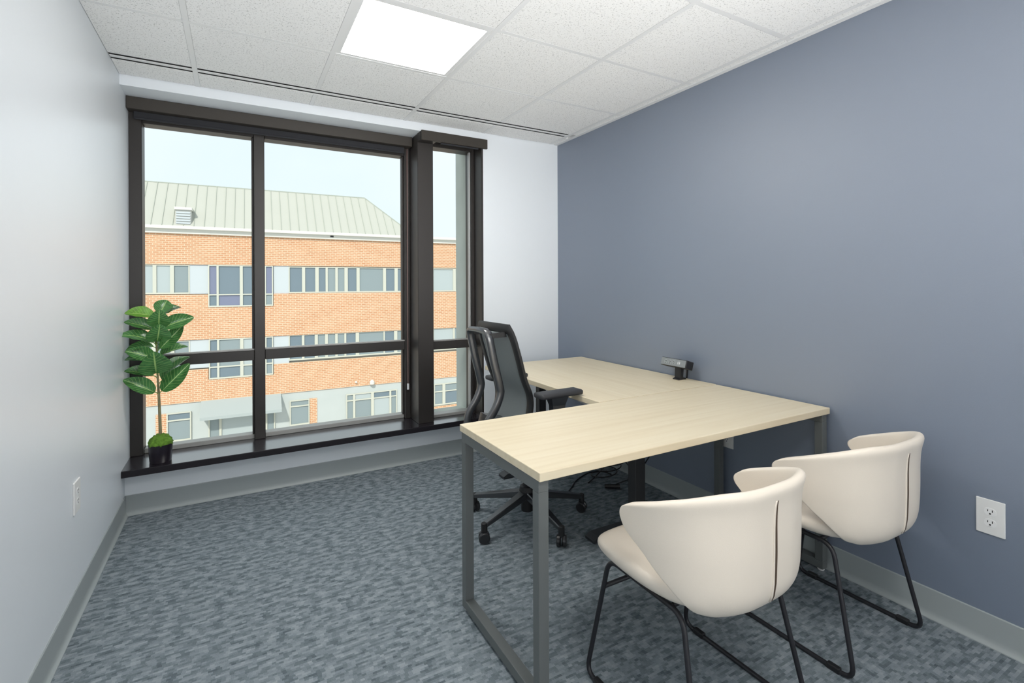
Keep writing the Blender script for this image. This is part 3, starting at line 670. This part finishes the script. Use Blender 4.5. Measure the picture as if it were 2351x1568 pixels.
# ------------------------------------------------------------------ cream guest chairs
def guest_chair(label):
    t = thing('guest_chair', (0, 0, 0), label, 'chair', 'cream guest chairs in front of the desk')
    plan = catmull([(0, -0.288, 0), (0.085, -0.284, 0), (0.165, -0.258, 0), (0.228, -0.205, 0), (0.262, -0.130, 0), (0.273, -0.050, 0), (0.270, 0.035, 0)], 4)
    half = [(p.x, p.y, i/(len(plan)-1)) for i, p in enumerate(plan)]
    us = [(-x, y, a) for x, y, a in half[:0:-1]]+half
    def sc(z):
        pts = [(0.398, 0.66), (0.408, 0.79), (0.427, 0.895), (0.455, 0.962), (0.50, 0.99), (0.58, 1.0), (0.66, 1.0), (0.71, 1.012), (0.735, 1.035), (0.765, 1.085)]
        if z <= pts[0][0]: return pts[0][1]
        for (z0, s0), (z1, s1) in zip(pts, pts[1:]):
            if z <= z1: return s0+(s1-s0)*(z-z0)/(z1-z0)
        return pts[-1][1]
    def ztop(a): return 0.756-0.106*max(0.0, (a-0.30)/0.70)**1.35
    def zbot(a):
        pts = [(0, 0.400), (0.35, 0.404), (0.50, 0.428), (0.62, 0.485), (0.80, 0.555), (1.0, 0.605)]
        for (a0, z0), (a1, z1) in zip(pts, pts[1:]):
            if a <= a1: return z0+(z1-z0)*(a-a0)/(a1-a0)
        return pts[-1][1]
    NV = 12; bm = bmesh.new(); G = []
    for x, y, a in us:
        col = []
        for k in range(NV+1):
            v = k/NV; v = v**1.25; z = zbot(a)+(ztop(a)-zbot(a))*v; s_ = sc(z)
            cyy = -0.05; fwd = 0.0
            if a > 0.93:                                # round the wing tip
                e = (a-0.93)/0.07; fwd = -0.016*e*(abs(2*v-1))**2
            col.append(bm.verts.new((x*s_, cyy+(y-cyy)*s_+fwd, z)))
        G.append(col)
    for a, b in zip(G, G[1:]):
        for k in range(NV): bm.faces.new((a[k], b[k], b[k+1], a[k+1]))
    sh = obj('backrest_shell', bm, CREAM, t, smooth=True, local=True)
    so = sh.modifiers.new('solidify', 'SOLIDIFY'); so.thickness = 0.032; so.offset = 1.0; subsurf(sh, 2)
    # check the solidify direction: it must grow towards the sitter
    nrm = sh.data.polygons[len(sh.data.polygons)//2].normal
    cpt = sh.data.polygons[len(sh.data.polygons)//2].center
    if nrm.y < 0: so.offset = -1.0
    # seat pad
    ring = [(-0.195, -0.190), (-0.236, -0.125), (-0.248, 0.0), (-0.240, 0.12), (-0.228, 0.195), (-0.195, 0.222), (-0.10, 0.230), (0.10, 0.230), (0.195, 0.222), (0.228, 0.195), (0.240, 0.12), (0.248, 0.0), (0.236, -0.125), (0.195, -0.190), (0.11, -0.215), (-0.11, -0.215)]
    bm = bmesh.new()
    def rg(s_, z, droop=0.0): return [Vector((x*s_, (y+0.02)*s_-0.02, z-droop*max(0, (y-0.10)/0.13))) for x, y in ring]
    loft(bm, [rg(0.50, 0.412), rg(0.86, 0.418), rg(0.965, 0.430, -0.004), rg(1.0, 0.449), rg(0.99, 0.466, 0.002), rg(0.94, 0.478, 0.006), rg(0.6, 0.474, 0.0)])
    sp = obj('seat', bm, CREAM, t, smooth=True, local=True); subsurf(sp, 2)
    # vertical slit in the back
    def back_y(z): return -0.05+(-0.288+0.05)*sc(z)
    bm = bmesh.new(); zz = [0.445+(0.722-0.445)*i/16 for i in range(17)]; A = []; B = []
    for i, z in enumerate(zz):
        w = 0.0003+0.0019*math.sin(math.pi*i/16)**0.8; y = back_y(z)-0.0030
        A.append([bm.verts.new((-w, y, z)), bm.verts.new((w, y, z)), bm.verts.new((w, y+0.012, z)), bm.verts.new((-w, y+0.012, z))])
    for a, b in zip(A, A[1:]):
        for k in range(4): bm.faces.new((a[k], a[(k+1) % 4], b[(k+1) % 4], b[k]))
    bm.faces.new(A[0][::-1]); bm.faces.new(A[-1]); obj('back_slit', bm, SLIT, t, local=True)
    bm = bmesh.new(); tube(bm, [Vector((-0.006-0.003*math.sin(math.pi*i/16), back_y(z)+0.0005, z)) for i, z in enumerate(zz)], 0.0035, 6); obj('slit_edge', bm, CREAM, t, smooth=True, local=True)
    # sled base
    r = 0.0078
    for s_ in (-1, 1):
        a, b, c, d = (s_*0.195, 0.165, 0.405), (s_*0.232, 0.238, r), (s_*0.236, -0.238, r), (s_*0.200, -0.150, 0.402)
        bm = bmesh.new(); P = fillet([Vector(d).lerp(Vector(a), 0.5), a, b, c, d, Vector(d).lerp(Vector(a), 0.49)], 0.045, 6); tube(bm, P, r, 10)
        leg = obj('sled_leg', bm, ROD, t, smooth=True, local=True)
        for f_ in (0.14, 0.86):
            p = Vector(b).lerp(Vector(c), f_); bm = bmesh.new(); box(bm, p.x-0.010, p.x+0.010, p.y-0.022, p.y+0.022, 0.0005, 0.020, bev=0.004, seg=2); obj('glide', bm, BLACK, leg, local=True)
    bm = bmesh.new(); tube(bm, [(-0.204, 0.182, 0.310), (0.204, 0.182, 0.310)], r*0.95, 10); obj('cross_bar', bm, ROD, t, smooth=True, local=True)
    bm = bmesh.new(); tube(bm, [(-0.199, -0.10, 0.398), (0.199, -0.10, 0.398)], r*0.9, 8); obj('seat_bar', bm, ROD, t, smooth=True, local=True)
    return t
def copy_tree(o, parent=None):
    c = o.copy(); COL.objects.link(c); c.parent = parent
    for ch in list(o.children): copy_tree(ch, c)
    return c
gc = guest_chair('cream leather guest chair nearest the camera, at the middle of the desk')
gc2 = copy_tree(gc); gc2['label'] = 'cream leather guest chair between the other cream chair and the blue wall'
gc.location = (1.240, 1.108, 0); gc2.location = (1.963, 1.108, 0)

# ------------------------------------------------------------------ outlets
def outlet(loc, nx, label, h=0.124, w=0.080):
    """duplex outlet; nx is the direction the wall faces along x"""
    t = thing('wall_outlet', loc, label, 'outlet', 'white wall outlets')
    def b(name, y0, y1, z0, z1, d0, d1, m, p, bev=0.0):
        xa, xb = sorted((d0*nx, d1*nx)); return obj(name, box(bmesh.new(), xa, xb, y0, y1, z0, z1, bev=bev, seg=2), m, p, local=True)
    b('cover_plate', -w/2, w/2, -h/2, h/2, 0, 0.006, PLATE, t, 0.002)
    for dz in (0.0195, -0.0195):
        bm = bmesh.new(); rr = []
        for dd in (0.0055, 0.0075):
            rr.append([Vector((dd*nx, 0.0165*math.copysign(abs(math.cos(a))**0.7, math.cos(a)), dz+0.0135*math.copysign(abs(math.sin(a))**0.7, math.sin(a)))) for a in [2*math.pi*k/20 for k in range(20)]])
        loft(bm, rr); rc = obj('receptacle', bm, mat('receptacle_white', (0.86, 0.86, 0.86), 0.3), t, local=True)
        for y0, z0, w2, h2 in ((-0.0065, 0.004, 0.0012, 0.0042), (0.0065, 0.004, 0.0012, 0.0034), (0.0, -0.0065, 0.0024, 0.0024)):
            b('slot', y0-w2, y0+w2, dz+z0-h2, dz+z0+h2, 0.0070, 0.0079, SLOT, rc)
    obj('screw', lathe(bmesh.new(), [(0.003, 0.0055*nx), (0.003, 0.0068*nx)], (0, 0, 0), 10, 'x'), PLATE, t, local=True)
outlet((XR, 0.716, 0.460), -1, 'white duplex outlet low on the blue wall at the right, beside a cream chair')
outlet((XL, 2.585, 0.474), 1, 'white duplex outlet on the pale left wall below window-sill height', 0.124, 0.085)
outlet((XR, 1.822, 0.462), -1, 'white duplex outlet on the blue wall half hidden behind the desk leg')

# ------------------------------------------------------------------ potted fig
PC = Vector((-0.379, 3.572, 0.283))
plant = thing('potted_plant', PC, 'small fig plant with broad green leaves in a black pot on the sill', 'plant')
rh = Vector((0.9944, 0.1056, 0)); dh = Vector((0.1056, -0.9944, 0))       # across and towards the room
obj('pot', lathe(bmesh.new(), [(0.050, 0.0), (0.0525, 0.003), (0.0585, 0.098), (0.0585, 0.101), (0.055, 0.101), (0.054, 0.085)], PC, 32), POT, plant)
smooth_by_angle(plant.children[0], 40)
bm = bmesh.new(); bmesh.ops.create_icosphere(bm, subdivisions=4, radius=1.0)
for v in bm.verts:
    n3 = v.co.normalized(); k = 1+0.10*math.sin(9*n3.x+3)*math.sin(8*n3.y+1)+0.09*math.sin(17*n3.y+5*n3.z)*math.sin(15*n3.x)+random.uniform(-0.05, 0.05)
    v.co = Vector((n3.x*0.0565*k, n3.y*0.0565*k, max(-0.006, n3.z*0.055*k)))+PC+Vector((0, 0, 0.102))
ms = obj('moss', bm, MOSS, plant, smooth=True); ms['kind'] = 'stuff'
SX, SZ = 0.2934/494, 0.2934/399
def pp(zx, zy, d): return PC + rh*((zx-433)*SX) + dh*d + Vector((0, 0, (1350-zy)*SZ))
trunk_pts = catmull([pp(432, 1150, 0), pp(428, 1000, 0.004), pp(422, 850, 0), pp(414, 700, 0.004), pp(408, 520, 0), pp(404, 380, 0), pp(418, 230, 0), pp(430, 180, 0)], 6)
nT = len(trunk_pts); bm = bmesh.new(); tube(bm, trunk_pts, [0.0085-0.0058*(i/(nT-1))**0.9 for i in range(nT)], 10); obj('stem', bm, BARK, plant, smooth=True)
def leaf_mesh(curl, cup, name):
    bm = bmesh.new(); uvl = bm.loops.layers.uv.new('UVMap'); NL, NW = 14, 8; G = []
    for i in range(NL+1):
        t = i/NL; w = (math.sin(math.pi*min(1, t**0.80*0.97+0.015))**0.72)*(0.75+0.35*t); row = []
        ang = curl*t
        cxp = math.sin(ang)/curl if curl else t; czp = -(1-math.cos(ang))/curl if curl else 0
        for j in range(NW+1):
            q = j/NW*2-1
            row.append((bm.verts.new((cxp, q*w*0.5, czp+cup*(abs(q)**1.5)*w+0.012*math.sin(t*18)*abs(q))), j/NW, t))
        G.append(row)
    for a, b in zip(G, G[1:]):
        for j in range(NW):
            vs = (a[j], a[j+1], b[j+1], b[j]); f = bm.faces.new([v[0] for v in vs])
            for lp, v in zip(f.loops, vs): lp[uvl].uv = (v[1], v[2])
            f.smooth = True
    me = bpy.data.meshes.new(name); bm.to_mesh(me); bm.free(); me.materials.append(LEAF); me.materials.append(LEAF_L); return me
LM = {'flat': leaf_mesh(0.55, 0.20, 'leaf_flat'), 'droop': leaf_mesh(0.95, 0.12, 'leaf_droop'), 'fold': leaf_mesh(0.3, 0.34, 'leaf_fold')}
# base (x, y, depth), tip (x, y, depth), width in the same units, shape, tilt of the face towards the room (1 = faces the room, 0 = faces up), painted backlight?
LEAVES = [
 ((412, 215, 0.00), (172, 150, 0.02), 95, 'flat', 0.55, 1), ((425, 205, -0.02), (490, 80, -0.03), 125, 'flat', 0.9, 0), ((432, 215, -0.01), (595, 132, -0.05), 80, 'fold', 0.25, 0),
 ((425, 310, 0.01), (690, 210, 0.04), 105, 'flat', 0.75, 0), ((424, 305, 0.02), (425, 178, 0.10), 150, 'flat', 0.8, 0), ((405, 320, 0.00), (130, 222, 0.02), 85, 'flat', 0.6, 0),
 ((404, 425, 0.01), (142, 275, 0.06), 105, 'droop', 0.45, 0), ((408, 415, 0.02), (432, 292, 0.11), 165, 'flat', 0.75, 0), ((415, 480, 0.01), (612, 292, 0.02), 95, 'fold', 0.8, 0),
 ((404, 450, -0.01), (165, 400, 0.04), 100, 'droop', 0.35, 0), ((410, 535, 0.02), (195, 452, 0.07), 100, 'flat', 0.7, 0), ((412, 530, -0.01), (640, 428, -0.02), 105, 'flat', 0.35, 0),
 ((404, 665, 0.02), (388, 505, 0.13), 215, 'flat', 0.8, 0), ((402, 680, 0.00), (180, 590, 0.02), 90, 'flat', 0.5, 0), ((412, 815, 0.01), (158, 668, 0.05), 110, 'flat', 0.7, 0),
 ((428, 735, -0.01), (645, 535, -0.03), 85, 'fold', 0.15, 0), ((424, 815, 0.02), (655, 600, 0.05), 115, 'fold', 0.8, 0), ((404, 560, -0.01), (142, 470, 0.00), 100, 'droop', 0.4, 0),
 ((420, 290, -0.02), (350, 230, -0.09), 110, 'flat', 0.5, 0), ((412, 480, -0.02), (500, 400, -0.10), 110, 'flat', 0.4, 0),
]
for (b0, t0, wd, shp, face_, lt) in LEAVES:
    A = pp(*b0); B = pp(max(t0[0], 178), *t0[1:]); d = B-A; base = A+d*0.10; ln = d.length*0.93; x = d.normalized()
    nrm = (dh*face_ + Vector((0, 0, 1))*(1-face_) + rh*random.uniform(-0.12, 0.12)); nrm = (nrm-x*nrm.dot(x)).normalized(); y = nrm.cross(x)
    me = LM[shp]
    o = new_obj('leaf', me, plant)
    wreal = wd*(abs(y.dot(rh))*SX + abs(y.z)*SZ + abs(y.dot(dh))*SZ*0.9)/max(0.6, abs(y.dot(rh))+abs(y.z)+abs(y.dot(dh)))
    wreal = max(wreal, 0.045)
    Mx = Matrix((x*ln, y*wreal*1.32, nrm*ln)).transposed().to_4x4(); Mx.translation = base-PC; o.matrix_local = Mx
    if lt:
        o.material_slots[0].link = 'OBJECT'; o.material_slots[0].material = LEAF_L
    st_ = pp(414, b0[1]+18, 0.0)
    st_ = min(trunk_pts, key=lambda p: (p-st_).length)
    bm = bmesh.new(); tube(bm, catmull([st_, (st_+base)/2+Vector((0, 0, 0.004)), base+x*0.01], 4), 0.0022, 6); obj('petiole', bm, LEAF_L, plant, smooth=True)
